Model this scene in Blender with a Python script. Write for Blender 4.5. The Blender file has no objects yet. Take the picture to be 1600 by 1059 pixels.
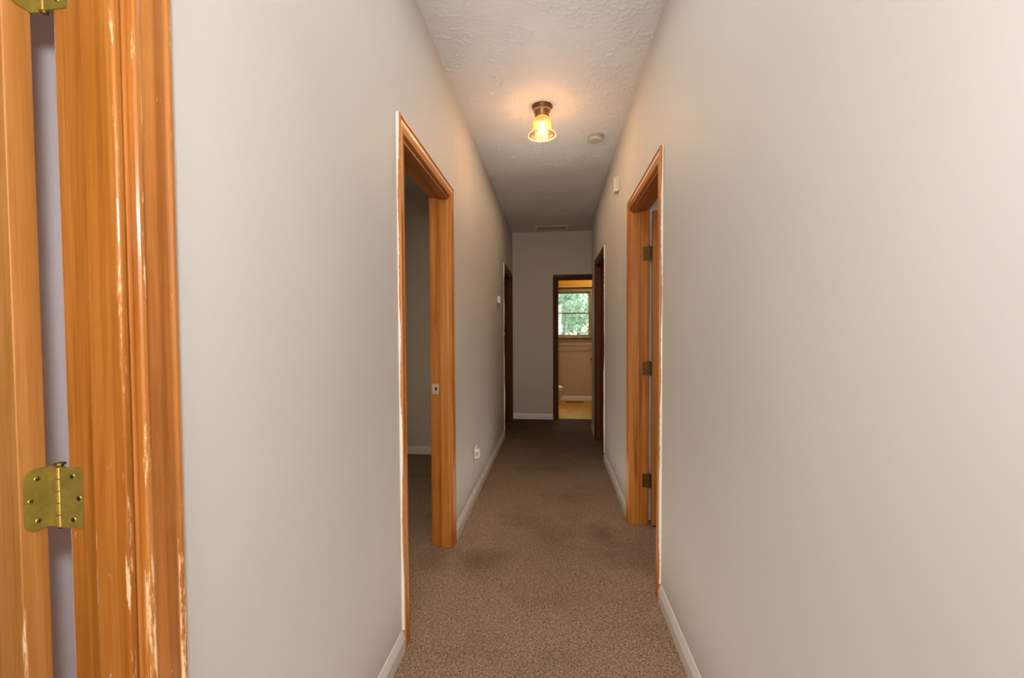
import bpy, bmesh, math, random
from mathutils import Vector, Matrix, noise

random.seed(7)
SC = bpy.context.scene
COL = SC.collection

# ------------------------------------------------------------------ camera fit (1600 x 1059 frame)
FPX, YAW, PITCH, ROLL, CAMH = 690.0, .1172, -.0287, -.0054, 1.2483
PCX, PCY = 783.956, 541.79
XL, XR, H, YF = -.597, .494, 2.723, 6.464      # hall: left wall, right wall, ceiling, far wall
WT = .110                                      # wall thickness
YB = 8.38                                      # bathroom back wall

# ------------------------------------------------------------------ helpers
def lin(c):
    def f(v):
        v /= 255.0
        return v / 12.92 if v <= .04045 else ((v + .055) / 1.055) ** 2.4
    return (f(c[0]), f(c[1]), f(c[2]), 1)

def obj(name, bm, mat, parent=None, smooth=False, bevel=0, segs=2):
    bmesh.ops.recalc_face_normals(bm, faces=bm.faces[:])
    me = bpy.data.meshes.new(name)
    bm.to_mesh(me); bm.free()
    if smooth:
        for p in me.polygons: p.use_smooth = True
    o = bpy.data.objects.new(name, me)
    COL.objects.link(o)
    if mat: me.materials.append(mat)
    if parent is not None:
        o.parent = parent
        inv = Matrix.Identity(4)
        q = parent
        while q is not None:
            inv = inv @ Matrix.Identity(4); q = q.parent
        o.matrix_parent_inverse = world(parent).inverted()
    if bevel:
        m = o.modifiers.new('bevel', 'BEVEL'); m.width = bevel; m.segments = segs; m.limit_method = 'ANGLE'
        m.angle_limit = math.radians(40); m.harden_normals = False
    return o

def world(o):
    m = Matrix.Translation(o.location) @ o.rotation_euler.to_matrix().to_4x4()
    if o.parent is not None:
        m = world(o.parent) @ o.matrix_parent_inverse @ m
    return m

def empty(name, loc):
    o = bpy.data.objects.new(name, None); COL.objects.link(o); o.location = loc
    o.empty_display_size = .05
    return o

def thing(name, label, cat, loc, group=None):
    o = empty(name, loc); tag(o, label, cat, group); return o

def tag(o, label, cat, group=None):
    o['label'] = label; o['category'] = cat
    if group: o['group'] = group
    return o

def structure(o, label=None):
    o['kind'] = 'structure'
    if label: o['label'] = label
    return o

def struct(name, bm, mat, label=None, **k):
    return structure(obj(name, bm, mat, None, **k), label)

def box(bm, x0, x1, y0, y1, z0, z1, M=None):
    pts = [(x, y, z) for x in (x0, x1) for y in (y0, y1) for z in (z0, z1)]
    if M: pts = [M(*p) for p in pts]
    v = [bm.verts.new(p) for p in pts]
    for f in ((0, 1, 3, 2), (4, 6, 7, 5), (0, 4, 5, 1), (2, 3, 7, 6), (0, 2, 6, 4), (1, 5, 7, 3)):
        bm.faces.new([v[i] for i in f])

def bxm(*dims, M=None):
    bm = bmesh.new(); box(bm, *dims, M=M); return bm

def sweep(bm, ringA, ringB):
    """loft two equal rings of points, capped"""
    a = [bm.verts.new(p) for p in ringA]; b = [bm.verts.new(p) for p in ringB]
    n = len(a)
    for i in range(n):
        j = (i + 1) % n
        bm.faces.new((a[i], a[j], b[j], b[i]))
    bm.faces.new(a); bm.faces.new(b[::-1])

def lathe(bm, prof, cx, cy, segs=48, wob=None, close=False, axis='z'):
    """prof: (r, z) list.  wob(i, ang) -> radius / height change"""
    rings = []
    for i, (r, z) in enumerate(prof):
        ring = []
        for k in range(segs):
            a = 2 * math.pi * k / segs
            rr, zz = r, z
            if wob: rr, zz = wob(i, a, r, z)
            p = (cx + rr * math.cos(a), cy + rr * math.sin(a), zz)
            ring.append(bm.verts.new(p))
        rings.append(ring)
    for i in range(len(rings) - 1):
        for k in range(segs):
            j = (k + 1) % segs
            bm.faces.new((rings[i][k], rings[i][j], rings[i + 1][j], rings[i + 1][k]))
    if close:
        bm.faces.new(rings[0]); bm.faces.new(rings[-1][::-1])
    return rings

def cyl(bm, p0, p1, r, segs=20, r2=None):
    p0, p1 = Vector(p0), Vector(p1); d = (p1 - p0).normalized()
    a = d.orthogonal().normalized(); b = d.cross(a)
    r2 = r if r2 is None else r2
    R0 = [p0 + (a * math.cos(t) + b * math.sin(t)) * r for t in [2 * math.pi * k / segs for k in range(segs)]]
    R1 = [p1 + (a * math.cos(t) + b * math.sin(t)) * r2 for t in [2 * math.pi * k / segs for k in range(segs)]]
    sweep(bm, R0, R1)

def ellipsoid_loft(bm, rings, segs=28, close=True):
    """rings: list of (cx, cy, z, rx_minus, rx_plus, ry)"""
    rs = []
    for cx, cy, z, rm, rp, ry in rings:
        ring = []
        for k in range(segs):
            a = 2 * math.pi * k / segs
            c, s = math.cos(a), math.sin(a)
            ring.append(bm.verts.new((cx + c * (rp if c > 0 else rm), cy + s * ry, z)))
        rs.append(ring)
    for i in range(len(rs) - 1):
        for k in range(segs):
            j = (k + 1) % segs
            bm.faces.new((rs[i][k], rs[i][j], rs[i + 1][j], rs[i + 1][k]))
    if close:
        bm.faces.new(rs[0][::-1]); bm.faces.new(rs[-1])

# ------------------------------------------------------------------ materials
class NT:
    def __init__(self, name):
        self.m = bpy.data.materials.new(name); self.m.use_nodes = True
        self.t = self.m.node_tree; self.t.nodes.clear()
        self.out = self.n('ShaderNodeOutputMaterial')
    def n(self, typ, **k):
        nd = self.t.nodes.new(typ)
        for a, b in k.items(): setattr(nd, a, b)
        return nd
    def l(self, a, b): self.t.links.new(a, b)
    def pos(self):
        return self.n('ShaderNodeTexCoord').outputs['Object']
    def mapping(self, scale=(1, 1, 1), loc=(0, 0, 0)):
        m = self.n('ShaderNodeMapping'); m.inputs['Scale'].default_value = scale; m.inputs['Location'].default_value = loc
        self.l(self.pos(), m.inputs['Vector']); return m.outputs['Vector']
    def noise(self, vec, scale, detail=3, rough=.55, dist=0):
        nd = self.n('ShaderNodeTexNoise'); nd.inputs['Scale'].default_value = scale
        nd.inputs['Detail'].default_value = detail; nd.inputs['Roughness'].default_value = rough
        nd.inputs['Distortion'].default_value = dist
        self.l(vec, nd.inputs['Vector']); return nd.outputs['Fac']
    def voro(self, vec, scale, feature='F1'):
        nd = self.n('ShaderNodeTexVoronoi', feature=feature); nd.inputs['Scale'].default_value = scale
        self.l(vec, nd.inputs['Vector']); return nd.outputs['Distance']
    def ramp(self, fac, stops):
        r = self.n('ShaderNodeValToRGB'); e = r.color_ramp.elements
        while len(e) < len(stops): e.new(.5)
        for el, (p, c) in zip(e, stops):
            el.position = p; el.color = c if len(c) == 4 else (*c, 1)
        self.l(fac, r.inputs['Fac']); return r.outputs['Color']
    def grey(self, fac, a, b):
        return self.ramp(fac, [(a, (0, 0, 0, 1)), (b, (1, 1, 1, 1))])
    def mix(self, fac, a, b, blend='MIX'):
        m = self.n('ShaderNodeMix', data_type='RGBA', blend_type=blend)
        for s, v in ((m.inputs['Factor'], fac), (m.inputs['A'], a), (m.inputs['B'], b)):
            pass
        ins = [i for i in m.inputs]
        fi = [i for i in ins if i.name == 'Factor' and i.type == 'VALUE'][0]
        ai = [i for i in ins if i.name == 'A' and i.type == 'RGBA'][0]
        bi = [i for i in ins if i.name == 'B' and i.type == 'RGBA'][0]
        for s, v in ((fi, fac), (ai, a), (bi, b)):
            if hasattr(v, 'is_output'): self.l(v, s)
            else: s.default_value = v
        return [o for o in m.outputs if o.type == 'RGBA'][0]
    def math(self, op, a, b=0, clamp=False):
        m = self.n('ShaderNodeMath', operation=op, use_clamp=clamp)
        for s, v in ((m.inputs[0], a), (m.inputs[1], b)):
            if hasattr(v, 'is_output'): self.l(v, s)
            else: s.default_value = v
        return m.outputs[0]
    def bump(self, h, strength, dist):
        b = self.n('ShaderNodeBump'); b.inputs['Strength'].default_value = strength; b.inputs['Distance'].default_value = dist
        self.l(h, b.inputs['Height']); return b.outputs['Normal']
    def bsdf(self, color, rough=.5, metallic=0, normal=None, spec=.5, coat=0):
        b = self.n('ShaderNodeBsdfPrincipled')
        for nm, v in (('Base Color', color), ('Roughness', rough), ('Metallic', metallic), ('Specular IOR Level', spec), ('Coat Weight', coat)):
            if hasattr(v, 'is_output'): self.l(v, b.inputs[nm])
            else: b.inputs[nm].default_value = v
        if normal is not None: self.l(normal, b.inputs['Normal'])
        self.l(b.outputs[0], self.out.inputs['Surface'])
        return b

def paint(name, c, rough=.6, bump=.06, scale=180, var=.03):
    t = NT(name); p = t.pos()
    big = t.noise(p, 1.3, 2)
    d = tuple(x * (1 - var) for x in c[:3]) + (1,)
    l_ = tuple(min(1, x * (1 + var)) for x in c[:3]) + (1,)
    col = t.ramp(big, [(.3, d), (.7, l_)])
    nrm = t.bump(t.noise(p, scale, 2), bump, .002)
    t.bsdf(col, rough, normal=nrm, spec=.3)
    return t.m

def wood(name, base, dark, light, axis, rough=.32, worn=None, worn_amt=.5, scratch=.5, spec=.5):
    """stained softwood, grain along axis ('x','y','z'); worn: list of (axis index, centre, half width) bands"""
    t = NT(name)
    st = {'x': (.035, 1, 1), 'y': (1, .035, 1), 'z': (1, 1, .035)}[axis]
    st2 = {'x': (.012, 1, 1), 'y': (1, .012, 1), 'z': (1, 1, .012)}[axis]
    v = t.mapping(st); v2 = t.mapping(st2, (3.1, 1.7, .4))
    g1 = t.noise(v, 34, 4, .6, .6)
    g2 = t.noise(v2, 330, 3, .65)
    g3 = t.noise(t.pos(), 5, 3)
    c = t.ramp(g1, [(.25, dark), (.5, base), (.78, light)])
    c = t.mix(t.math('MULTIPLY', t.grey(g2, .52, .68), .45), c, dark)
    c = t.mix(t.math('MULTIPLY', t.grey(g3, .5, .8), .35), c, light)
    # scratches and dents showing raw timber
    sc = t.noise(t.mapping({'x': (.2, 1, 1), 'y': (1, .2, 1), 'z': (1, 1, .2)}[axis], (9, 2, 5)), 150, 5, .7)
    big = t.noise(t.pos(), 9, 3)
    m = t.math('MULTIPLY', t.grey(sc, .665, .69), t.grey(big, .5, .62))
    m = t.math('MULTIPLY', m, scratch)
    pale = lin((236, 196, 150))
    if worn:
        sx = t.n('ShaderNodeSeparateXYZ'); t.l(t.pos(), sx.inputs[0])
        for cx_, cy_, hw in worn:      # a vertical arris at (x, y) rubbed bare
            d = t.math('MAXIMUM', t.math('ABSOLUTE', t.math('SUBTRACT', sx.outputs[0], cx_)), t.math('ABSOLUTE', t.math('SUBTRACT', sx.outputs[1], cy_)))
            band = t.math('SUBTRACT', 1.0, t.math('DIVIDE', d, hw), True)
            band = t.math('MULTIPLY', band, 2.2, True)
            wn = t.noise(t.mapping((1, 1, .10), (4, 4, cx_)), 70, 6, .72)
            zf = t.math('MULTIPLY_ADD', sx.outputs[2], -.17); zf.node.inputs[2].default_value = .17 + .02
            mm = t.grey(t.math('ADD', wn, t.math('MAXIMUM', zf, -.03)), .56, .62)
            mm = t.math('MULTIPLY', mm, band)
            m = t.math('MAXIMUM', m, t.math('MULTIPLY', mm, worn_amt))
    c = t.mix(m, c, pale)
    nrm = t.bump(t.math('ADD', t.math('MULTIPLY', g2, .4), t.math('MULTIPLY', sc, .5)), .12, .002)
    r = t.math('MULTIPLY_ADD', g1, .22); r.node.inputs[2].default_value = rough - .1
    t.bsdf(c, r, normal=nrm, spec=spec, coat=.3 * spec)
    return t.m

def plain(name, c, rough=.4, metallic=0, var=.08, scale=30, bump=0, spec=.5):
    t = NT(name); p = t.pos()
    nz = t.noise(p, scale, 3)
    col = t.ramp(nz, [(.3, tuple(x * (1 - var) for x in c[:3]) + (1,)), (.7, tuple(min(1, x * (1 + var)) for x in c[:3]) + (1,))])
    t.bsdf(col, rough, metallic, spec=spec, normal=t.bump(nz, bump, .002) if bump else None)
    return t.m

WALL = paint('wall paint greige', (.56, .54, .51, 1), .55)
WALL_END = paint('end wall paint', (.53, .465, .385, 1), .55)
WALL_ROOM = paint('bedroom wall paint', (.60, .53, .44, 1), .6)
WALL_BATH = paint('bathroom wall tan', (.52, .38, .235, 1), .5)
WHITE = paint('white trim paint', (.74, .70, .66, 1), .4, .03, 60)

def ceiling_mat():
    t = NT('stomped texture ceiling'); p = t.pos()
    a = t.noise(t.mapping((1, .55, 1)), 16, 5, .62, 1.6)
    b = t.noise(t.mapping((1, .6, 1), (5, 2, 0)), 44, 4, .6, 1.2)
    patch = t.grey(t.noise(p, 4.5, 3), .5, .68)
    ridge = t.math('ABSOLUTE', t.math('SUBTRACT', a, .5))
    ridge = t.math('SUBTRACT', 1.0, t.math('MULTIPLY', ridge, 9.0), True)
    ridge2 = t.math('SUBTRACT', 1.0, t.math('MULTIPLY', t.math('ABSOLUTE', t.math('SUBTRACT', b, .5)), 7.0), True)
    h = t.math('ADD', t.math('MULTIPLY', ridge, patch), t.math('MULTIPLY', ridge2, t.math('MULTIPLY', patch, .7)))
    c = t.ramp(t.noise(p, 2, 3), [(.3, (.58, .56, .54, 1)), (.7, (.64, .62, .60, 1))])
    t.bsdf(c, .7, normal=t.bump(h, .18, .002), spec=.25)
    return t.m
CEIL = ceiling_mat()

def carpet_mat(pile=False):
    t = NT('carpet pile brown' if pile else 'carpet brown'); p = t.pos()
    dk, md, lt = (.18, .11, .062, 1), (.46, .31, .20, 1), (.78, .60, .44, 1)
    f1 = t.noise(p, 130, 3, .7, .5); f2 = t.noise(p, 330, 2, .7)
    f = t.math('ADD', t.math('MULTIPLY', f1, .65), t.math('MULTIPLY', f2, .35))
    c = t.ramp(f, [(.39, dk), (.5, md), (.61, lt)])
    worn = t.noise(p, 2.3, 4, .6)
    c = t.mix(t.math('MULTIPLY', t.grey(worn, .5, .75), .35), c, (.13, .085, .05, 1))
    sx = t.n('ShaderNodeSeparateXYZ'); t.l(p, sx.inputs[0])
    # spilled stains (world position, radius, strength)
    nz = t.noise(p, 9, 4, .6)
    for X, Y, r, s in STAINS:
        dx = t.math('SUBTRACT', sx.outputs[0], X); dy = t.math('MULTIPLY', t.math('SUBTRACT', sx.outputs[1], Y), .62)
        d = t.math('SQRT', t.math('ADD', t.math('MULTIPLY', dx, dx), t.math('MULTIPLY', dy, dy)))
        k = t.math('SUBTRACT', 1.25, t.math('ADD', t.math('DIVIDE', d, r), t.math('MULTIPLY', nz, .5)), True)
        c = t.mix(t.math('MULTIPLY', k, s), c, (.075, .043, .02, 1))
    # light falloff toward the far end, painted into the carpet colour
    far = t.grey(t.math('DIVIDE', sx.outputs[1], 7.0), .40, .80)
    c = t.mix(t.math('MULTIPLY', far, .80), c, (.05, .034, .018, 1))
    h = t.math('ADD', f1, t.math('MULTIPLY', f2, .6))
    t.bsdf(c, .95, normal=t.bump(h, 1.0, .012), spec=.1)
    return t.m
STAINS = [(-.42, 2.36, .13, .5), (-.30, 2.42, .12, .3), (-.66, 2.36, .12, .4), (.30, 2.79, .13, .4), (.0, 2.6, .42, .3), (.48, 2.6, .24, .4), (.2, 4.9, .6, .4), (-.1, 4.2, .3, .2)]
CARPET = carpet_mat()

def vinyl_mat():
    t = NT('gold sheet vinyl floor'); p = t.pos()
    g = t.noise(p, 6, 4); v = t.voro(p, 24)
    c = t.ramp(g, [(.3, lin((186, 138, 30))), (.7, lin((212, 166, 52)))])
    c = t.mix(t.math('MULTIPLY', t.grey(v, .55, .75), .25), c, lin((160, 108, 20)))
    t.bsdf(c, .35); return t.m
VINYL = vinyl_mat()

O_B, O_D, O_L = lin((163, 99, 36)), lin((130, 70, 17)), lin((184, 121, 58))
CASE_NEAR = wood('orange pine casing worn', O_B, O_D, O_L, 'z', .24, [(-.5862, .5725, .008), (-.5812, .6215, .005), (-.587, .629, .006)], .85, .75)
JAMB_NEAR = wood('orange pine jamb worn', O_B, O_D, O_L, 'z', .32, [(-.6525, .5525, .005), (-.600, .553, .005)], .75, .8, .3)
PINE_Z = wood('orange pine upright', lin((182, 110, 36)), lin((138, 74, 17)), lin((204, 136, 58)), 'z', .34, None, .5, .75)
PINE_Y = wood('orange pine head along hall', lin((182, 110, 36)), lin((138, 74, 17)), lin((204, 136, 58)), 'y', .34, None, .5, .6)
PINE_X = wood('orange pine head across hall', lin((170, 95, 40)), lin((128, 66, 22)), lin((190, 118, 56)), 'x', .36, None, .5, .5)
PINE_SOF_SHADE = wood('pine head jamb with painted shade', lin((146, 84, 28)), lin((106, 54, 12)), lin((166, 104, 44)), 'y', .4, None, .5, .5, .3)  # soffit shade put into a darker wood colour
DARK_Z = wood('brown stained upright', lin((84, 44, 14)), lin((58, 28, 7)), lin((104, 58, 22)), 'z', .5, None, .5, .4, .15)
DARK_Y = wood('brown stained head along hall', lin((76, 40, 14)), lin((54, 26, 7)), lin((94, 52, 22)), 'y', .5, None, .5, .4, .15)
DARK_X = wood('brown stained head across hall', lin((66, 36, 14)), lin((46, 24, 7)), lin((82, 46, 20)), 'x', .5, None, .5, .4, .15)
DOORW = wood('door veneer', lin((184, 124, 62)), lin((156, 98, 38)), lin((204, 146, 88)), 'z', .38, [(-.7455, .530, .0035)], .95, .5)
DOORW2 = wood('door veneer far', lin((172, 108, 42)), lin((138, 80, 24)), lin((190, 128, 62)), 'z', .38, None, .5, .4)
BRASS = plain('aged brass', lin((158, 138, 62)), .5, .55, .16, 60, .1)
BRASS_L = plain('brass knuckle', lin((196, 164, 84)), .36, .7, .15, 60, .06)
BRASS_D = plain('dull antique brass', lin((112, 92, 48)), .45, 1.0, .2, 60, .1)
SCREW = plain('brass screw head', lin((196, 180, 120)), .3, 1.0, .1, 80)
STEEL = plain('worn strike steel', lin((206, 190, 156)), .4, .6, .15, 80)
BLACK = plain('dark slot', (.01, .009, .007, 1), .8)
BRONZE = plain('antique bronze fitting', lin((122, 92, 62)), .34, .8, .2, 40, .05)
PLASTIC = plain('ivory white plastic', lin((226, 220, 208)), .4, 0, .02)
PLASTIC_G = plain('grey white plate plastic', lin((176, 170, 158)), .45, 0, .03)
CAULK = plain('white paint bead', lin((232, 226, 214)), .55, 0, .05, 120, .3)
CERAMIC = plain('toilet ceramic', lin((222, 208, 188)), .15, 0, .02)
ORANGE = plain('orange valance board', lin((226, 158, 14)), .5, 0, .06, 12)
CREAM = plain('cream strip', lin((226, 196, 130)), .5, 0, .04)
WFRAME = plain('tan window frame paint', lin((150, 124, 80)), .5, 0, .06, 8)
CHROME = plain('towel bar metal', lin((150, 128, 100)), .3, .8, .08)
VENT = plain('ceiling vent enamel', lin((212, 198, 180)), .5, 0, .05)
REG = plain('brown register', lin((60, 36, 14)), .5, .3, .1)

# ------------------------------------------------------------------ shell
def wall(name, boxes, mat, label=None):
    bm = bmesh.new()
    for b in boxes: box(bm, *b)
    return struct(name, bm, mat, label)

HEAD = 2.034                                   # clear opening height
RH = HEAD + .018
D0 = (-.197, .563); D1 = (1.718, 2.501); L2 = (5.357, 6.208)
R1 = (2.1575, 2.934); R2 = (4.448, 5.232); BD = (.056, .836)
def wall_x(name, xa, xb, ya, yb, ops, mat, label):
    bs = []; y = ya
    for a, b in ops:
        bs.append((xa, xb, y, a - .018, 0, H)); bs.append((xa, xb, a - .018, b + .018, RH, H)); y = b + .018
    bs.append((xa, xb, y, yb, 0, H))
    return wall(name, bs, mat, label)
wall_x('wall_left', XL - WT, XL, -2.4, YF, [D0, D1, L2], WALL, 'greige left hallway wall with three doorways')
wall_x('wall_right', XR, XR + WT, -2.4, 5.817, [R1, R2], WALL, 'greige right hallway wall with two doorways')
wall('wall_back', [(-4, BD[0] - .018, YF, YF + WT, 0, H), (BD[0] - .018, BD[1] + .018, YF, YF + WT, RH, H), (BD[1] + .018, 4, YF, YF + WT, 0, H)], WALL_END,
     'end wall of the hallway with the bathroom doorway')
wall('wall_front', [(-4, 4, -2.5, -2.4, 0, H)], WALL)
wall('wall_nook', [(XR + WT, 4, 5.817 - WT, 5.817, 0, H), (1.3, 1.4, 5.817, YF, 0, H)], WALL)
wall('wall_bedroom_near', [(-4, XL - WT, .67, .80, 0, H)], paint('pale lavender white paint', (.80, .78, .80, 1), .6))
wall('wall_bedroom', [(-4, XL - WT, 4.46, 4.56, 0, H)], WALL_ROOM, 'tan bedroom wall seen through the left doorway')
wall('wall_bedroom_side', [(-4.1, -4, -2.5, YF + WT, 0, H)], WALL_ROOM)
wall('wall_right_room', [(XR + WT, 4, .6, .7, 0, H), (XR + WT, 4, 3.03, 3.15, 0, H)], WHITE)
wall('wall_right_room_side', [(4, 4.1, -2.5, YF + WT, 0, H)], WALL)
# bathroom
WX0, WX1, WZ0, WZ1 = -.08, .674, 1.203, 2.035
wall('wall_bathroom_left', [(-.72, -.62, YF + WT, YB, 0, H)], WALL_BATH)
wall('wall_bathroom_right', [(1.5, 1.6, YF + WT, YB, 0, H)], WALL_BATH)
wall('wall_bathroom_back', [(-.72, WX0, YB, YB + .14, 0, H), (WX1, 1.6, YB, YB + .14, 0, H), (WX0, WX1, YB, YB + .14, 0, WZ0), (WX0, WX1, YB, YB + .14, WZ1, H)],
     WALL_BATH, 'tan bathroom back wall under and around the window')
wall('ceiling', [(-4.1, 4.1, -2.5, YF + WT, H, H + .1), (-.72, 1.6, YF + WT, YB + .14, H, H + .1)], CEIL, 'white stomp textured ceiling')
def plaster(x0, x1, y0, y1, step):
    bm = bmesh.new(); nx = int((x1 - x0) / step); ny = int((y1 - y0) / step)
    rows = []
    for j in range(ny + 1):
        y = y0 + (y1 - y0) * j / ny; row = []
        for i in range(nx + 1):
            x = x0 + (x1 - x0) * i / nx
            mask = noise.noise((x * 6.2, y * 5.2, 3.3)) + .6 * noise.noise((x * 15, y * 13, 8.1))
            mask = min(1, max(.26, mask * 2.2 + .34))
            wx = x + .010 * noise.noise((x * 26, y * 26, 1.1)); wy = y + .010 * noise.noise((x * 26, y * 26, 5.7))
            r1 = 1 - min(1, abs(noise.noise((wx * 26, wy * 36, .7))) * 6.0)
            r2 = 1 - min(1, abs(noise.noise((wx * 58, wy * 80, 6.2))) * 4.0)
            hgt = .0052 * mask * r1 + .0030 * (mask * .8 + .15) * r2
            row.append(bm.verts.new((x, y, H - .0004 - hgt)))
        rows.append(row)
    for j in range(ny):
        for i in range(nx):
            bm.faces.new((rows[j][i], rows[j][i + 1], rows[j + 1][i + 1], rows[j + 1][i]))
    return bm
ceil_o = bpy.data.objects['ceiling']
obj('stomped_plaster', plaster(XL, XR, 1.5, 5.6, .0055), CEIL, ceil_o, smooth=True)
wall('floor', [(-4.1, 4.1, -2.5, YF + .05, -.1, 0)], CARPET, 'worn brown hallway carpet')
wall('floor_bathroom', [(-.72, 1.6, YF + .05, YB + .14, -.1, .003)], VINYL, 'gold yellow bathroom floor')

# ------------------------------------------------------------------ baseboards
def base_seg(bm, M, u0, u1, hh=.083, th=.013):
    prof = [(0, 0), (th, 0), (th, .05), (th * .85, .056), (.004, hh), (0, hh)]
    sweep(bm, [M(u0, n, z) for n, z in prof], [M(u1, n, z) for n, z in prof])
ML = lambda u, n, z: (XL + n, u, z)
MR = lambda u, n, z: (XR - n, u, z)
MB = lambda u, n, z: (u, YF - n, z)
CW, REV, CT = .060, .006, .016                 # casing width, reveal, thickness
OUT = CW + REV
def bb(name, M, segs, mat=WHITE, label=None):
    bm = bmesh.new()
    for a, b in segs: base_seg(bm, M, a, b)
    struct(name, bm, mat, label)
bb('baseboard_left', ML, [(-2.4, D0[0] - OUT), (D0[1] + OUT, D1[0] - OUT), (D1[1] + OUT, L2[0] - OUT)], label='white baseboard along the left hallway wall')
bb('baseboard_right', MR, [(-2.4, R1[0] - OUT), (R1[1] + OUT, R2[0] - OUT), (R2[1] + OUT, 5.830)], label='white baseboard along the right hallway wall')
bb('baseboard_back', MB, [(XL, BD[0] - OUT)], label='white baseboard on the end wall left of the bathroom doorway')
bb('baseboard_bedroom', lambda u, n, z: (u, 4.46 - n, z), [(-4, XL - WT)], label='white baseboard in the left bedroom')
bb('baseboard_bathroom', lambda u, n, z: (u, YB - n, z), [(-.62, 1.5)], label='white baseboard along the bathroom back wall')
bb('baseboard_right_room', lambda u, n, z: (u, 3.03 - n, z), [(XR + WT, 4)])

# ------------------------------------------------------------------ door frames
PROF = [(0, 0), (0, .0075), (.0025, .0105), (.007, .0115), (.0105, .0105), (.0125, .0085), (.016, .0095), (.028, .0125),
        (.043, .0135), (.0455, .0115), (.048, .0128), (.052, .0158), (.056, .0162), (.059, .0145), (CW, .011), (CW, 0)]
def frame(name, M, u0, u1, label, mz, mh, back=True, mz_case=None, mz_jamb=None, near_caulk=True, seed=0):
    """u0..u1 clear opening along the wall; n=0 is the hall face, n<0 goes into the wall"""
    mc = mz_case or mz; mj = mz_jamb or mz
    root = structure(empty(name, M((u0 + u1) / 2, -WT / 2, 0)), label)
    ends = ((u0 - REV, -1), (u1 + REV, 1))
    zt = HEAD + REV
    def leg(e, s, flip, zlow=0.0, cutback=1):
        bm = bmesh.new()
        f = (lambda n: n) if not flip else (lambda n: -WT - n * .8)
        A = [M(e + s * o, f(n), zlow) for o, n in PROF]; B = [M(e + s * o, f(n), zt + o) for o, n in PROF]
        sweep(bm, A, B); return bm
    for e, s in ends:
        obj('side_casing', leg(e, s, False), mc, root)
        if back: obj('back_casing', leg(e, s, True), mc, root)
    for flip in ([False, True] if back else [False]):
        f = (lambda n: n) if not flip else (lambda n: -WT - n * .8)
        bm = bmesh.new()
        sweep(bm, [M(ends[0][0] - o, f(n), zt + o) for o, n in PROF], [M(ends[1][0] + o, f(n), zt + o) for o, n in PROF])
        obj('head_casing' if not flip else 'back_head_casing', bm, mh, root)
    # jambs
    for u, s in ((u0, -1), (u1, 1)):
        a, b = sorted((u, u + s * .0175))
        obj('side_jamb', bxm(a, b, -WT, .0005, 0, HEAD, M=M), mj, root, bevel=.0025)
        # stop strip
        a, b = sorted((u, u - s * .0125))
        obj('door_stop', bxm(a, b, -.056, -.002, 0, HEAD - .0125, M=M), mj, root, bevel=.004, segs=3)
    obj('head_jamb', bxm(u0 - .0175, u1 + .0175, -WT, .0005, HEAD, HEAD + .0175, M=M), PINE_SOF_SHADE if mh is PINE_Y else mh, root, bevel=.002)
    obj('head_stop', bxm(u0, u1, -.056, -.002, HEAD - .0125, HEAD, M=M), PINE_SOF_SHADE if mh is PINE_Y else mh, root, bevel=.003)
    # ragged bead of wall paint along the outer edges, lapping onto the casing side
    rnd = random.Random(seed)
    for e, s in ends:
        bm = bmesh.new(); N = 150
        prev = None
        for i in range(N + 1):
            z = .085 + (zt + CW - .085) * i / N
            w = .0022 + .0035 * max(0, noise.noise((z * 5.0, seed, 1.3))) + .0015 * noise.noise((z * 30, seed, 7.7))
            low = max(0, 1 - z / .9)
            lap = .004 + .012 * max(0, noise.noise((z * 3.1 + 9, seed, 4.1)) + .25 + .55 * low) + .003 * noise.noise((z * 60, seed, 2.2))
            lap = min(.0118, max(.001, lap)); w = max(.0012, w)
            eo = e + s * (CW + .0004)
            row = [bm.verts.new(M(eo, lap, z)), bm.verts.new(M(eo + s * .0012, min(lap, .0035), z)), bm.verts.new(M(eo + s * w, .0006, z))]
            if prev:
                for k in range(2): bm.faces.new((prev[k], prev[k + 1], row[k + 1], row[k]))
            prev = row
        c = obj('paint_bead', bm, CAULK, root); c['label'] = 'ragged white paint bead'
    bm = bmesh.new(); prev = None; N = 60
    for i in range(N + 1):
        u = ends[0][0] - CW + (ends[1][0] - ends[0][0] + 2 * CW) * i / N
        w = max(.001, .0018 + .0025 * noise.noise((u * 9, seed, 3)))
        row = [bm.verts.new(M(u, .003, zt + CW + .0004)), bm.verts.new(M(u, .0006, zt + CW + w))]
        if prev: bm.faces.new((prev[0], prev[1], row[1], row[0]))
        prev = row
    obj('paint_bead', bm, CAULK, root)
    return root

frame('trim_1', ML, *D0, 'worn orange pine door frame nearest the camera at left', PINE_Z, PINE_Y, True, CASE_NEAR, JAMB_NEAR, seed=1)
t2 = frame('trim_2', ML, *D1, 'orange pine frame of the open left bedroom doorway', PINE_Z, PINE_Y, seed=2)
frame('trim_3', ML, *L2, 'dark brown door frame at the far end of the left wall', DARK_Z, DARK_Y, seed=3)
frame('trim_4', MR, *R1, 'orange pine door frame on the right wall', PINE_Z, PINE_Y, seed=4)
frame('trim_5', MR, *R2, 'dark brown door frame at the far end of the right wall', DARK_Z, DARK_Y, seed=5)
frame('trim_6', MB, *BD, 'dark brown frame of the bathroom doorway in the end wall', DARK_Z, DARK_X, seed=6)

# strike plate on the far jamb of the left bedroom doorway
sp = bmesh.new(); yj = D1[1]
box(sp, XL - .108, XL - .068, yj - .0022, yj, .902, .962)
s = obj('strike_plate', sp, STEEL, t2, bevel=.001); s['label'] = 'worn metal strike plate'
h = bxm(XL - .090, XL - .078, yj - .0028, yj - .0005, .924, .942); obj('latch_hole', h, BLACK, s)
for z in (.911, .953):
    b = bmesh.new(); cyl(b, (XL - .083, yj - .0022, z), (XL - .083, yj - .0032, z), .0035, 14); obj('screw', b, SCREW, s)

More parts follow.
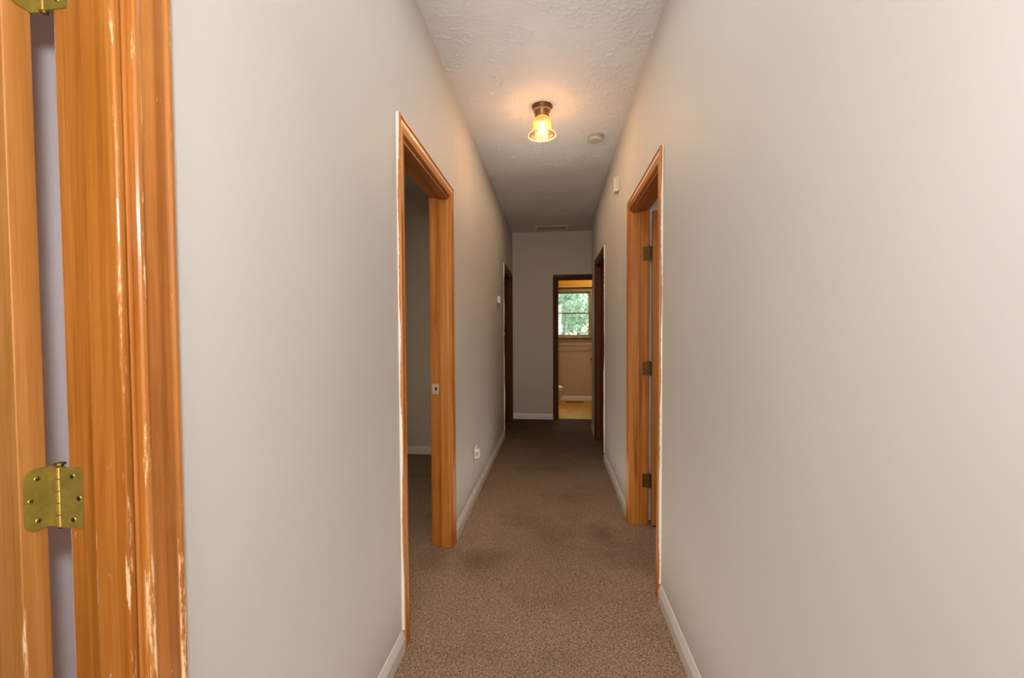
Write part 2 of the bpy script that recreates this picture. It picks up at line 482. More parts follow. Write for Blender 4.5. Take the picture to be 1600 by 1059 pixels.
# ------------------------------------------------------------------ doors with hinges
def rrect(y0, y1, z0, z1, r, left=True):
    """outline of a leaf with two rounded corners on the side away from the knuckle (low coordinate)"""
    pts = [(y1, z0), (y1, z1)]
    for k in range(9):
        a = math.pi / 2 * k / 8
        pts.append((y0 + r - r * math.sin(a), z1 - r + r * math.cos(a)))
    for k in range(9):
        a = math.pi / 2 * k / 8
        pts.append((y0 + r - r * math.cos(a), z0 + r - r * math.sin(a)))
    return pts

def hinge(parent, px, py, sx, zc, edge_x, jamb_y, mats, leaf_dark=None):
    """pin at (px, py). sx=+1: hall lies toward +X.  edge_x: plane of the door edge, jamb_y: jamb face"""
    A, K, S = mats
    h2 = .0445; r = .0062
    bm = bmesh.new()
    zs = [zc - h2 + 2 * h2 * k / 5 for k in range(6)]
    for k in range(5):
        rr = r if k % 2 == 0 else r * .97
        cyl(bm, (px, py, zs[k] + .0006), (px, py, zs[k + 1] - .0006), rr, 24)
        cyl(bm, (px, py, zs[k] - .0006), (px, py, zs[k] + .0008), r * .78, 24)
    hg = obj('hinge', bm, K, parent, bevel=.0007); hg['label'] = 'brass butt hinge'
    # pin with flanged head and bottom tip
    bm = bmesh.new()
    cyl(bm, (px, py, zc + h2), (px, py, zc + h2 + .003), .0042, 20)
    cyl(bm, (px, py, zc + h2 + .003), (px, py, zc + h2 + .0055), .0075, 20, .0068)
    cyl(bm, (px, py, zc - h2 - .0025), (px, py, zc - h2), .004, 20, .0052)
    obj('hinge_pin', bm, BRASS_D, hg)
    # leaf on the door edge: lies in plane X = edge_x, from knuckle back along -Y
    t = .0022
    pts = rrect(py - .0315, py + .001, zc - h2, zc + h2, .014)
    bm = bmesh.new()
    def dx(y):   # bend forward to the knuckle in the last millimetres
        return 0
    sweep(bm, [(edge_x, y, z) for y, z in pts], [(edge_x + sx * t, y, z) for y, z in pts])
    # web from leaf to knuckle
    box(bm, *sorted((edge_x, px)), py - .0014, py + .0012, zc - h2, zc + h2)
    obj('hinge_leaf', bm, A, hg)
    # leaf on the jamb face: plane Y = jamb_y, from the knuckle toward the hall
    L = .041
    pts = rrect(-L, -.0, zc - h2, zc + h2, .004)
    bm = bmesh.new()
    sweep(bm, [(px - sx * a, jamb_y, z) for a, z in pts], [(px - sx * a, jamb_y - t, z) for a, z in pts])
    obj('hinge_leaf', bm, A, hg)
    # screws, cross slotted
    for (oy, oz) in ((-.015, .030), (-.0235, 0), (-.015, -.031)):
        bm = bmesh.new(); x0 = edge_x + sx * t
        cyl(bm, (x0 - sx * .001, py + oy, zc + oz), (x0 + sx * .0009, py + oy, zc + oz), .0046, 18, .0034)
        sc = obj('screw', bm, S, hg)
        bm = bmesh.new()
        for a, b in ((.0031, .0006), (.0006, .0031)):
            box(bm, *sorted((x0 + sx * .0003, x0 + sx * .00115)), py + oy - a, py + oy + a, zc + oz - b, zc + oz + b)
        bmesh.ops.rotate(bm, verts=bm.verts[:], cent=(x0, py + oy, zc + oz), matrix=Matrix.Rotation(.5 + oz * 20, 3, 'X'))
        # slots join the screw mesh
        me = sc.data; b2 = bmesh.new(); b2.from_mesh(me); nf = len(b2.faces)
        tmp = bpy.data.meshes.new('tmp'); bm.to_mesh(tmp); bm.free(); b2.from_mesh(tmp); bpy.data.meshes.remove(tmp)
        me.materials.append(BRASS_D)
        b2.faces.ensure_lookup_table()
        for i in range(nf, len(b2.faces)): b2.faces[i].material_index = 1
        b2.to_mesh(me); b2.free()
    for (ox, oz) in ((.026, .032), (.036, 0), (.026, -.032)):
        bm = bmesh.new(); y0 = jamb_y - t; x = px + sx * ox
        cyl(bm, (x, y0 + .001, zc + oz), (x, y0 - .0009, zc + oz), .0046, 18, .0034)
        bm.faces.ensure_lookup_table(); nf = len(bm.faces)
        q = bmesh.new()
        for a, b in ((.0031, .0006), (.0006, .0031)):
            box(q, x - a, x + a, y0 - .00115, y0 - .0003, zc + oz - b, zc + oz + b)
        bmesh.ops.rotate(q, verts=q.verts[:], cent=(x, y0, zc + oz), matrix=Matrix.Rotation(.7 + oz * 15, 3, 'Y'))
        tmp = bpy.data.meshes.new('tmp'); q.to_mesh(tmp); q.free(); bm.from_mesh(tmp); bpy.data.meshes.remove(tmp)
        bm.faces.ensure_lookup_table()
        for i in range(nf, len(bm.faces)): bm.faces[i].material_index = 1
        sc = obj('screw', bm, S, hg); sc.data.materials.append(BRASS_D)
    return hg

d = structure(empty('door_1', (-1.12, .547, .012)), 'open veneer door at the far left edge with brass hinges')
obj('door_panel', bxm(-1.495, -.745, .5295, .5645, .014, HEAD - .004), DOORW, d, bevel=.0016, segs=3)
for zc in (1.0125, 1.757):
    hinge(d, -.7235, .5652, 1, zc, -.745, D0[1], (BRASS, BRASS_L, SCREW))
d = structure(empty('door_2', (1.0, 2.915, .012)), 'open wooden door behind the right doorway frame')
obj('door_panel', bxm(.624, 1.385, 2.8985, 2.9335, .014, HEAD - .012), DOORW2, d, bevel=.0016, segs=3)
for zc in (.292, 1.022, 1.76):
    hinge(d, .611, 2.9355, -1, zc, .624, R1[1], (BRASS_D, BRASS_D, BRASS_D))

# ------------------------------------------------------------------ ceiling lamp
LX, LY = -.072, 2.915
lamp = thing('ceiling_light', 'small lit ceiling light with bronze base and scalloped amber glass bell shade', 'ceiling light', (LX, LY, H))
bm = bmesh.new()
lathe(bm, [(.0, H), (.064, H), (.066, H - .006), (.064, H - .016), (.058, H - .020), (.060, H - .026), (.058, H - .040), (.050, H - .052), (.047, H - .066), (.046, H - .074), (.036, H - .074), (.0, H - .070)], LX, LY, 56)
obj('lamp_base', bm, BRONZE, lamp, smooth=True)
# glass bell
def bell(i, a, r, z):
    fl = max(0, (i - 7) / 6.0) if i < 14 else max(0, (20 - i) / 6.0)
    k = math.cos(a * 26)
    return r + .0014 * fl * k + .0005 * math.cos(a * 52), z - .0032 * max(0, fl) ** 2 * k
gp = [(.041, H - .066), (.043, H - .074), (.050, H - .084), (.0545, H - .094), (.0535, H - .099), (.0565, H - .106), (.0575, H - .118), (.0585, H - .132),
      (.060, H - .146), (.063, H - .158), (.070, H - .167), (.080, H - .173), (.087, H - .179), (.0895, H - .187)]
inn = [(r - .003, z + .0012) for r, z in gp[::-1]]
def shade_mat():
    t = NT('amber lit glass')
    tr = t.n('ShaderNodeBsdfTransparent'); tr.inputs[0].default_value = (1, .94, .82, 1)
    tl = t.n('ShaderNodeBsdfTranslucent'); tl.inputs[0].default_value = (.46, .27, .11, 1)
    gl = t.n('ShaderNodeBsdfGlossy'); gl.inputs['Roughness'].default_value = .12; gl.inputs[0].default_value = (1, .9, .75, 1)
    p = t.pos()
    sx = t.n('ShaderNodeSeparateXYZ'); t.l(p, sx.inputs[0])
    wv = t.math('SINE', t.math('MULTIPLY', sx.outputs[2], 900.0))
    nrm = t.bump(wv, .5, .002)
    t.l(nrm, gl.inputs['Normal']); t.l(nrm, tl.inputs['Normal'])
    lw = t.n('ShaderNodeLayerWeight'); lw.inputs['Blend'].default_value = .35
    m1 = t.n('ShaderNodeMixShader'); m2 = t.n('ShaderNodeMixShader')
    fac = t.math('MULTIPLY_ADD', lw.outputs['Facing'], .45); fac.node.inputs[2].default_value = .15
    t.l(fac, m1.inputs[0]); t.l(tr.outputs[0], m1.inputs[1]); t.l(tl.outputs[0], m1.inputs[2])
    m2.inputs[0].default_value = .08; t.l(m1.outputs[0], m2.inputs[1]); t.l(gl.outputs[0], m2.inputs[2])
    t.l(m2.outputs[0], t.out.inputs['Surface']); return t.m
bm = bmesh.new()
lathe(bm, gp + inn, LX, LY, 208, wob=lambda i, a, r, z: bell(i, a, r, z) if i < 14 else bell(i, a, r, z))
sh = obj('glass_shade', bm, shade_mat(), lamp, smooth=True); sh['label'] = 'scalloped ribbed glass bell shade'
bm = bmesh.new(); q = []
for k in range(208):
    a = 2 * math.pi * k / 208; sc = math.cos(a * 26); ring = []
    for j in range(8):
        b_ = 2 * math.pi * j / 8
        rr = .0888 + .0016 * sc + .0021 * math.cos(b_); zz = H - .188 - .003 * sc + .0021 * math.sin(b_)
        ring.append(bm.verts.new((LX + rr * math.cos(a), LY + rr * math.sin(a), zz)))
    q.append(ring)
for k in range(208):
    for j in range(8):
        bm.faces.new((q[k][j], q[(k + 1) % 208][j], q[(k + 1) % 208][(j + 1) % 8], q[k][(j + 1) % 8]))
t_ = NT('frosted glass rim'); tl_ = t_.n('ShaderNodeBsdfTranslucent'); df_ = t_.n('ShaderNodeBsdfDiffuse'); mx_ = t_.n('ShaderNodeMixShader')
cc_ = t_.ramp(t_.noise(t_.pos(), 40, 1), [(.3, (1, .78, .46, 1)), (.7, (1, .84, .55, 1))])
t_.l(cc_, tl_.inputs[0]); t_.l(cc_, df_.inputs[0]); t_.l(df_.outputs[0], mx_.inputs[1]); t_.l(tl_.outputs[0], mx_.inputs[2]); t_.l(mx_.outputs[0], t_.out.inputs['Surface'])
obj('scalloped_rim', bm, t_.m, sh, smooth=True)
def emit(name, c, s):
    t = NT(name); e = t.n('ShaderNodeEmission'); e.inputs[0].default_value = c; e.inputs[1].default_value = s
    nz = t.noise(t.pos(), 20, 1); t.l(t.mix(nz, c, tuple(x * .96 for x in c[:3]) + (1,)), e.inputs[0])
    t.l(e.outputs[0], t.out.inputs['Surface']); return t.m
BULB_S = 44
bm = bmesh.new()
lathe(bm, [(.0005, H - .176), (.009, H - .175), (.016, H - .168), (.020, H - .156), (.0205, H - .148), (.019, H - .136), (.017, H - .122), (.014, H - .110), (.014, H - .104)], LX, LY, 32, close=True)
b = obj('light_bulb', bm, emit('warm bulb glow', (1, .66, .33, 1), BULB_S), lamp, smooth=True); b['label'] = 'glowing warm bulb'
bm = bmesh.new(); lathe(bm, [(.0145, H - .104), (.0145, H - .074), (.02, H - .072)], LX, LY, 24); obj('bulb_socket', bm, BRASS_D, lamp, smooth=True)

# ------------------------------------------------------------------ smoke detector
sd = thing('smoke_detector', 'round white smoke detector on the ceiling right of the lamp', 'smoke detector', (.312, 3.40, H))
bm = bmesh.new(); lathe(bm, [(0, H), (.049, H), (.050, H - .014), (0, H - .014)], .312, 3.40, 40); obj('mounting_plate', bm, PLASTIC_G, sd)
bm = bmesh.new(); lathe(bm, [(.049, H - .012), (.057, H - .015), (.058, H - .028), (.050, H - .036), (.030, H - .038), (0, H - .038)], .312, 3.40, 48); obj('cover', bm, PLASTIC_G, sd, smooth=True)
bm = bmesh.new(); lathe(bm, [(.0, H - .0395), (.006, H - .0395), (.006, H - .0375)], .33, 3.39, 16); obj('test_button', bm, PLASTIC_G, sd)

# ------------------------------------------------------------------ things on the walls
def rbox(x0, x1, y0, y1, z0, z1): return bxm(x0, x1, y0, y1, z0, z1)
# thermostat
th = thing('thermostat', 'small white thermostat box on the left wall before the far dark doorway', 'thermostat', (XL, 4.70, 1.58))
obj('wall_plate', bxm(XL, XL + .006, 4.645, 4.765, 1.572, 1.660), PLASTIC_G, th, bevel=.002)
obj('housing', bxm(XL + .006, XL + .034, 4.655, 4.755, 1.580, 1.652), PLASTIC, th, bevel=.006, segs=3)
obj('dial_window', bxm(XL + .034, XL + .0352, 4.675, 4.735, 1.618, 1.636), PLASTIC_G, th)
# light switch
sw = thing('light_switch', 'ivory light switch plate on the left wall beside the far dark doorway', 'light switch', (XL, 5.235, 1.19))
obj('switch_plate', bxm(XL, XL + .006, 5.198, 5.270, 1.193, 1.310), PLASTIC_G, sw, bevel=.002)
obj('toggle', bxm(XL + .006, XL + .016, 5.229, 5.239, 1.240, 1.264), PLASTIC, sw, bevel=.002)
for z in (1.215, 1.288):
    bm = bmesh.new(); cyl(bm, (XL + .006, 5.234, z), (XL + .0072, 5.234, z), .0035, 12); obj('screw', bm, STEEL, sw)
# outlet + plug in freshener
oy = 3.235
ou = thing('wall_outlet', 'pale duplex outlet plate low on the left wall', 'outlet', (XL, oy, .29))
obj('cover_plate', bxm(XL, XL + .006, oy - .037, oy + .037, .293, .412), PLASTIC_G, ou, bevel=.002)
for z in (.330, .376):
    r_ = obj('socket', bxm(XL + .006, XL + .0085, oy - .017, oy + .017, z - .014, z + .014), PLASTIC, ou, bevel=.004)
    bm = bmesh.new()
    for q in (-.0065, .0065): box(bm, XL + .0085, XL + .0092, oy + q - .001, oy + q + .001, z - .002, z + .007)
    obj('slot', bm, BLACK, r_)
pl = thing('plug_in_air_freshener', 'chunky white plug-in air freshener in the left wall outlet', 'air freshener', (XL, oy, .31))
z0 = .325
bm = bmesh.new()
prof = [(-.026, 0), (.026, 0), (.030, .010), (.031, .050), (.027, .070), (-.027, .070), (-.031, .050), (-.030, .010)]
sweep(bm, [(XL + .0095, oy + a, z0 + b) for a, b in prof], [(XL + .046, oy + a * .92, z0 + .004 + b * .93) for a, b in prof])
obj('body', bm, PLASTIC, pl, bevel=.005, segs=3)
obj('side_vent', bxm(XL + .018, XL + .040, oy - .0315, oy - .0300, z0 + .018, z0 + .054), PLASTIC_G, pl, bevel=.001)
for s_ in (-1, 1):
    bm = bmesh.new()
    sweep(bm, [(XL + .014 + c, oy + s_ * .020 + e_, z0 + .066) for c, e_ in ((-.004, -.003), (.006, -.003), (.006, .003), (-.004, .003))],
          [(XL + .018 + c, oy + s_ * .027 + e_, z0 + .090) for c, e_ in ((-.006, -.0015), (.001, -.0015), (.001, .0015), (-.006, .0015))])
    obj('scent_wing', bm, PLASTIC, pl, bevel=.001)
# door chime on the right wall, up high
dc = thing('door_chime', 'slim white door chime box high on the right wall beyond the doorway', 'door chime', (XR, 3.51, 2.33))
obj('chime_cover', bxm(XR - .030, XR + .003, 3.455, 3.565, 2.335, 2.437), WALL, dc, bevel=.006, segs=3)
obj('chime_strip', bxm(XR - .034, XR - .029, 3.455, 3.475, 2.340, 2.432), PLASTIC, dc, bevel=.002)
obj('chime_foot', bxm(XR - .036, XR - .004, 3.452, 3.478, 2.328, 2.342), PLASTIC, dc, bevel=.003)
# ceiling vent
cv = thing('ceiling_vent', 'beige slotted air return vent on the ceiling before the end wall', 'vent', (-.02, 6.22, H))
bm = bmesh.new()
x0, x1, y0, y1 = -.25, .20, 6.10, 6.35
for b_ in ((x0, x1, y0, y0 + .03), (x0, x1, y1 - .03, y1), (x0, x0 + .03, y0 + .03, y1 - .03), (x1 - .03, x1, y0 + .03, y1 - .03)):
    box(bm, *b_, H - .010, H)
obj('vent_frame', bm, VENT, cv, bevel=.003)
bm = bmesh.new()
for k in range(8):
    y = y0 + .04 + k * .0235
    sweep(bm, [(x0 + .03, y, H - .009), (x0 + .03, y + .014, H - .002), (x0 + .03, y + .0155, H - .003), (x0 + .03, y + .0015, H - .010)],
          [(x1 - .03, y, H - .009), (x1 - .03, y + .014, H - .002), (x1 - .03, y + .0155, H - .003), (x1 - .03, y + .0015, H - .010)])
obj('louver', bm, VENT, cv)

# ------------------------------------------------------------------ bathroom
W = structure(empty('window_1', (.3, YB, WZ0)), 'double hung bathroom window looking out on trees')
bm = bmesh.new()
cw = .071
y0, y1 = YB - .018, YB
for b_ in ((WX0 - cw, WX0, WZ0 - .01, WZ1 + cw), (WX1, WX1 + cw, WZ0 - .01, WZ1 + cw), (WX0, WX1, WZ1, WZ1 + cw)):
    box(bm, b_[0], b_[1], y0, y1, b_[2], b_[3])
obj('window_casing', bm, WFRAME, W, bevel=.004)
bm = bmesh.new()
for b_ in ((WX0, WX0 + .012, WZ0, WZ1), (WX1 - .012, WX1, WZ0, WZ1), (WX0, WX1, WZ1 - .012, WZ1), (WX0, WX1, WZ0, WZ0 + .012)):
    box(bm, b_[0], b_[1], YB, YB + .14, b_[2], b_[3])
obj('window_jamb', bm, WFRAME, W)
RZ = 1.635
def sash(nm, zb, zt, y):
    bm = bmesh.new(); s_ = .026
    a, b = WX0 + .012, WX1 - .012
    for q in ((a, a + s_, zb, zt), (b - s_ * .5, b, zb, zt), (a, b, zt - s_ * .6, zt), (a, b, zb, zb + s_ * .6)):
        box(bm, q[0], q[1], y, y + .03, q[2], q[3])
    o = obj(nm, bm, WFRAME, W, bevel=.002)
    return obj('pane', bxm(a + .004, b - .004, y + .013, y + .017, zb + .004, zt - .004), GLASS, o)
def glass_mat():
    t = NT('old window glass')
    tr = t.n('ShaderNodeBsdfTransparent'); tr.inputs[0].default_value = (.97, 1, .97, 1)
    gl = t.n('ShaderNodeBsdfGlossy'); gl.inputs['Roughness'].default_value = .02
    m = t.n('ShaderNodeMixShader'); m.inputs[0].default_value = .05
    t.l(t.bump(t.noise(t.pos(), 6, 2), .05, .01), gl.inputs['Normal'])
    t.l(tr.outputs[0], m.inputs[1]); t.l(gl.outputs[0], m.inputs[2]); t.l(m.outputs[0], t.out.inputs['Surface']); return t.m
GLASS = glass_mat()
sash('upper_sash', RZ - .012, WZ1 - .012, YB + .075)
sash('lower_sash', WZ0 + .012, RZ + .014, YB + .04)
obj('window_sill', bxm(WX0 - cw - .02, WX1 + cw + .01, YB - .045, YB, WZ0 - .034, WZ0 - .010), WFRAME, W, bevel=.004)
obj('window_apron', bxm(WX0 - cw, WX1 + cw, YB - .016, YB, WZ0 - .095, WZ0 - .034), WFRAME, W, bevel=.003)

va = thing('window_valance', 'orange valance board with a cream lower edge above the bathroom window', 'valance', (.3, YB, 2.12))
obj('valance_board', bxm(-.20, 1.0, YB - .075, YB - .055, 2.140, 2.42), ORANGE, va, bevel=.002)
obj('cream_edge', bxm(-.20, 1.0, YB - .080, YB - .053, 2.112, 2.134), CREAM, va, bevel=.002)
obj('dark_groove', bxm(-.20, 1.0, YB - .072, YB - .058, 2.134, 2.140), BRONZE, va)
for x in (-.20, .99): obj('valance_return', bxm(x, x + .01, YB - .055, YB, 2.115, 2.42), ORANGE, va)

tb = thing('towel_bar', 'thin metal towel bar under the bathroom window', 'towel bar', (.38, YB, 1.02))
bm = bmesh.new(); cyl(bm, (.0, YB - .06, 1.024), (.69, YB - .06, 1.024), .008, 16); obj('bar', bm, CHROME, tb, smooth=False)
for x in (.0, .69):
    bm = bmesh.new(); cyl(bm, (x, YB + .003, 1.024), (x, YB - .068, 1.024), .014, 16, .012); obj('bracket', bm, CHROME, tb)

kn = thing('wall_hook', 'small dark round robe hook low on the bathroom back wall', 'hook', (.705, YB, .76))
bm = bmesh.new(); cyl(bm, (.705, YB, .772), (.705, YB - .008, .772), .026, 24); obj('backplate', bm, BRONZE, kn, bevel=.002)
bm = bmesh.new()
cyl(bm, (.705, YB - .008, .772), (.705, YB - .034, .772), .008, 16)
cyl(bm, (.705, YB - .034, .772), (.705, YB - .052, .772), .017, 20, .012); obj('knob', bm, BRONZE, kn, bevel=.003)

rg = thing('floor_register', 'dark slotted heat register in the gold bathroom floor', 'floor register', (.372, 8.11, .003))
obj('register_frame', bxm(.205, .540, 8.055, 8.165, .003, .008), REG, rg, bevel=.001)
bm = bmesh.new()
for k in range(14): box(bm, .222 + k * .0222, .234 + k * .0222, 8.07, 8.15, .008, .0095)
obj('grille_slot', bm, BLACK, rg)

# toilet facing right, bowl tip peeping past the door frame
ty, tx = 7.02, -.30
to = thing('toilet', 'white toilet mostly hidden behind the bathroom door frame', 'toilet', (tx, ty, .003))
bm = bmesh.new()
ellipsoid_loft(bm, [(-.16, ty, .003, .20, .21, .115), (-.16, ty, .03, .20, .205, .11), (-.15, ty, .14, .19, .20, .10), (-.14, ty, .23, .20, .235, .13), (-.13, ty, .31, .22, .268, .172), (-.12, ty, .365, .22, .275, .185), (-.12, ty, .385, .22, .272, .184)])
obj('bowl', bm, CERAMIC, to, smooth=True)
bm = bmesh.new(); ellipsoid_loft(bm, [(-.12, ty, .385, .22, .268, .182), (-.12, ty, .392, .222, .272, .186), (-.12, ty, .402, .22, .27, .184)]); obj('seat', bm, PLASTIC, to)
bm = bmesh.new(); ellipsoid_loft(bm, [(-.12, ty, .4045, .22, .264, .180), (-.12, ty, .411, .222, .266, .182), (-.12, ty, .420, .21, .25, .17)]); obj('lid', bm, PLASTIC, to)
obj('tank', bxm(-.615, -.40, ty - .23, ty + .23, .39, .74), CERAMIC, to, bevel=.02, segs=4)
obj('tank_lid', bxm(-.618, -.39, ty - .24, ty + .24, .74, .775), CERAMIC, to, bevel=.01, segs=3)
bm = bmesh.new(); cyl(bm, (-.40, ty - .16, .69), (-.385, ty - .16, .69), .012, 14); box(bm, -.388, -.382, ty - .165, ty - .10, .682, .694); obj('flush_lever', bm, CHROME, to)
obj('tank_support', bxm(-.60, -.30, ty - .11, ty + .11, .25, .392), CERAMIC, to, bevel=.02, segs=3)

# ------------------------------------------------------------------ outside: yard and trees
def leaf_mat(name, a, b, trans):
    t = NT(name); p = t.pos()
    c = t.ramp(t.noise(p, 2.4, 4), [(.3, a), (.7, b)])
    d = t.n('ShaderNodeBsdfDiffuse'); t.l(c, d.inputs[0])
    tl = t.n('ShaderNodeBsdfTranslucent'); t.l(c, tl.inputs[0])
    m = t.n('ShaderNodeMixShader'); m.inputs[0].default_value = trans
    t.l(d.outputs[0], m.inputs[1]); t.l(tl.outputs[0], m.inputs[2]); t.l(m.outputs[0], t.out.inputs['Surface']); return t.m
LEAF = [leaf_mat('maple leaves', (.34, .43, .30, 1), (.54, .62, .46, 1), .45), leaf_mat('pale leaves', (.38, .46, .36, 1), (.58, .66, .54, 1), .45)]
BARK = plain('grey bark', (.16, .13, .10, 1), .9, 0, .3, 14, .5)
GRASS = plain('lawn grass', (.12, .22, .06, 1), .9, 0, .3, 20, .4)
gbm = bxm(-14, 16, 8.7, 40, -.75, -.6)
struct('ground', gbm, GRASS)
def tree(label, x, y, h, cr, blobs, n, lm, seed, lsz):
    rnd = random.Random(seed)
    t = thing('leafy_tree', label, 'tree', (x, y, -.6), 'trees outside the bathroom window')
    bm = bmesh.new()
    pts = [(x, y, -.6), (x + .05, y, h * .3), (x - .06, y + .05, h * .62), (x, y, h * .95)]
    rr = [.16, .12, .08, .03]
    for i in range(3): cyl(bm, pts[i], pts[i + 1], rr[i], 12, rr[i + 1])
    for k in range(9):
        a = rnd.uniform(0, 6.28); z = rnd.uniform(h * .25, h * .7); L = rnd.uniform(.5, 1) * cr
        cyl(bm, (x, y, z), (x + L * math.cos(a), y + L * math.sin(a), z + L * .6), .04, 8, .012)
    obj('trunk', bm, BARK, t)
    bm = bmesh.new()
    for _ in range(n):
        bx_, by_, bz_, br = rnd.choice(blobs)
        v = Vector((rnd.gauss(0, 1), rnd.gauss(0, 1), rnd.gauss(0, 1))).normalized() * br * rnd.random() ** .4
        c = Vector((x + bx_, y + by_, bz_)) + v
        a = Vector((rnd.gauss(0, 1), rnd.gauss(0, 1), rnd.gauss(0, 1))).normalized(); b = a.orthogonal().normalized()
        b = (Matrix.Rotation(rnd.uniform(0, 6.28), 3, a) @ b); e = a.cross(b)
        s_ = lsz * rnd.uniform(.6, 1.3)
        vs = [bm.verts.new(c + b * s_), bm.verts.new(c + e * s_ * .55 + a * s_ * .1), bm.verts.new(c - b * s_), bm.verts.new(c - e * s_ * .55 + a * s_ * .1)]
        bm.faces.new(vs)
    obj('foliage', bm, lm, t)
    return t
R_ = random.Random(3)
def blobs(n, w, z0, z1, r):
    return [(R_.uniform(-w, w), R_.uniform(-w, w), R_.uniform(z0, z1), R_.uniform(r * .6, r)) for _ in range(n)]
tree('green tree right of centre outside the bathroom window', 2.1, 17.5, 5.5, 1.6, blobs(20, 1.7, .1, 5, .8), 8500, LEAF[0], 11, .085)
tree('pale green tree left of centre outside the bathroom window', -.9, 20.5, 6.5, 2.0, blobs(18, 1.9, .2, 6, .9), 6000, LEAF[1], 12, .10)
tree('pale tree farthest back outside the bathroom window', 1.6, 29.0, 8, 2.8, blobs(40, 3.6, -.4, 5.2, 1.2), 16000, LEAF[1], 13, .14)

# ------------------------------------------------------------------ light
w = bpy.data.worlds.new('sky'); SC.world = w; w.use_nodes = True
nt = w.node_tree; nt.nodes.clear()
sky = nt.nodes.new('ShaderNodeTexSky'); sky.sky_type = 'NISHITA'; sky.sun_elevation = math.radians(48); sky.sun_rotation = math.radians(20)
sky.sun_disc = False; sky.air_density = 1.3; sky.dust_density = 2.5
bg = nt.nodes.new('ShaderNodeBackground'); bg.inputs[1].default_value = 1.0
wo = nt.nodes.new('ShaderNodeOutputWorld'); nt.links.new(sky.outputs[0], bg.inputs[0]); nt.links.new(bg.outputs[0], wo.inputs[0])

def light(name, typ, loc, power, color, rot=None, falloff=None, **k):
    L = bpy.data.lights.new(name, typ); L.energy = power; L.color = color
    for a, b in k.items(): setattr(L, a, b)
    o = bpy.data.objects.new(name, L); COL.objects.link(o); o.location = loc
    if rot: o.rotation_euler = rot
    if falloff:
        L.use_nodes = True; t = L.node_tree
        em = [n for n in t.nodes if n.type == 'EMISSION'][0]
        lf = t.nodes.new('ShaderNodeLightFalloff'); lf.inputs['Strength'].default_value = 1.0
        t.links.new(lf.outputs[falloff], em.inputs['Strength'])
    return o
light('sun', 'SUN', (0, 20, 20), 5.0, (1, .97, .9), rot=(math.radians(48), 0, math.radians(25)), angle=.02)
# daylight and bounced flash coming from the room behind the camera
light('room_behind', 'AREA', (-.15, -1.9, 1.4), 48, (1, .965, .93), rot=(math.radians(90), 0, math.radians(-9)), shape='RECTANGLE', size=1.0, size_y=2.1)
# flash bounced off the ceiling above the camera
light('ceiling_bounce', 'AREA', (-.05, .6, H - .03), 10, (1, .95, .88), shape='RECTANGLE', size=.35, size_y=3.4)
light('ceiling_wash', 'AREA', (-.05, 1.6, 2.16), 3.7, (1, .965, .94), rot=(math.pi, 0, 0), shape='RECTANGLE', size=.7, size_y=4.4, spread=math.radians(115))  # unseen upward lamp added to brighten the ceiling
light('floor_fill', 'AREA', (-.05, 2.1, .04), 8, (1, .87, .74), rot=(math.pi, 0, 0), shape='RECTANGLE', size=.75, size_y=4.4)  # unseen lamp added at floor level to lift the lower walls
light('ceiling_fill_far', 'AREA', (-.05, 3.8, H - .03), 8, (1, .66, .40), shape='RECTANGLE', size=.3, size_y=2.6)  # unseen warm lamp added to brighten the far half of the hall
# flash just above the camera
light('camera_flash', 'POINT', (-.05, -.05, 1.57), 26, (.97, .98, 1), shadow_soft_size=.06)
# warm bulb light leaving the open mouth of the shade
light('bulb_light', 'POINT', (LX, LY, H - .225), 5, (1, .55, .25), shadow_soft_size=.035)
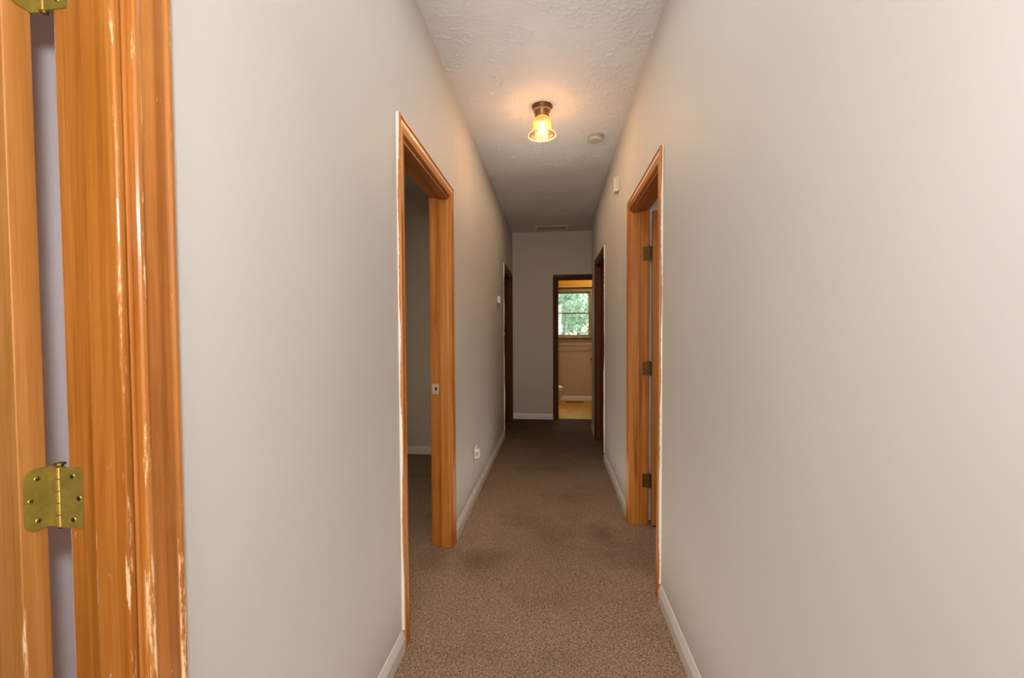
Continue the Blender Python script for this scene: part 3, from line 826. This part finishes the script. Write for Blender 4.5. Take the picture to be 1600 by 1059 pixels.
# unseen strip lamps added to brighten the gaps behind the open doors
light('door_gap_fill', 'AREA', (-1.45, .615, 1.3), 2.6, (.93, .94, 1), rot=(math.radians(90), 0, math.radians(-90)), shape='RECTANGLE', size=.06, size_y=2.0)
light('right_door_gap_fill', 'AREA', (1.33, 2.985, 1.3), 1.2, (1, .95, .9), rot=(math.radians(90), 0, math.radians(90)), shape='RECTANGLE', size=.05, size_y=2.0)
# unseen fill lamps added to brighten the side rooms
light('bedroom_fill', 'AREA', (-2.2, 2.2, 2.5), 13, (1, .86, .66), shape='RECTANGLE', size=1.2, size_y=1.2)
light('right_room_fill', 'AREA', (2.2, 2.0, 2.5), 12, (1, .94, .88), shape='RECTANGLE', size=1.2, size_y=1.2)
# unseen warm lamp added to light the bathroom back wall
light('bath_fill', 'AREA', (.9, 7.4, 2.6), 11, (1, .74, .42), rot=(math.radians(40), 0, 0), shape='RECTANGLE', size=.6, size_y=.2)

# ------------------------------------------------------------------ camera
cam = bpy.data.cameras.new('camera'); co = bpy.data.objects.new('camera', cam); COL.objects.link(co)
F0 = Vector((-math.sin(YAW), math.cos(YAW), 0)); R0 = Vector((math.cos(YAW), math.sin(YAW), 0)); U0 = Vector((0, 0, 1))
Fv = F0 * math.cos(PITCH) + U0 * math.sin(PITCH); U2 = U0 * math.cos(PITCH) - F0 * math.sin(PITCH)
Rv = R0 * math.cos(ROLL) + U2 * math.sin(ROLL); Uv = U2 * math.cos(ROLL) - R0 * math.sin(ROLL)
m = Matrix.Identity(4)
for i in range(3):
    m[i][0] = Rv[i]; m[i][1] = Uv[i]; m[i][2] = -Fv[i]
m[2][3] = CAMH
co.matrix_world = m
cam.sensor_fit = 'HORIZONTAL'; cam.sensor_width = 36; cam.lens = FPX * 36 / 1600
cam.shift_x = (800 - PCX) / 1600; cam.shift_y = (PCY - 529.5) / 1600
cam.clip_start = .02; cam.clip_end = 200
SC.camera = co
SC.view_settings.view_transform = 'Standard'; SC.view_settings.look = 'None'
SC.view_settings.exposure = 0; SC.view_settings.gamma = 1
SC.cycles.max_bounces = 10; SC.cycles.diffuse_bounces = 6; SC.cycles.transparent_max_bounces = 16
SC.cycles.caustics_reflective = False; SC.cycles.caustics_refractive = False
SC.cycles.sample_clamp_indirect = 6
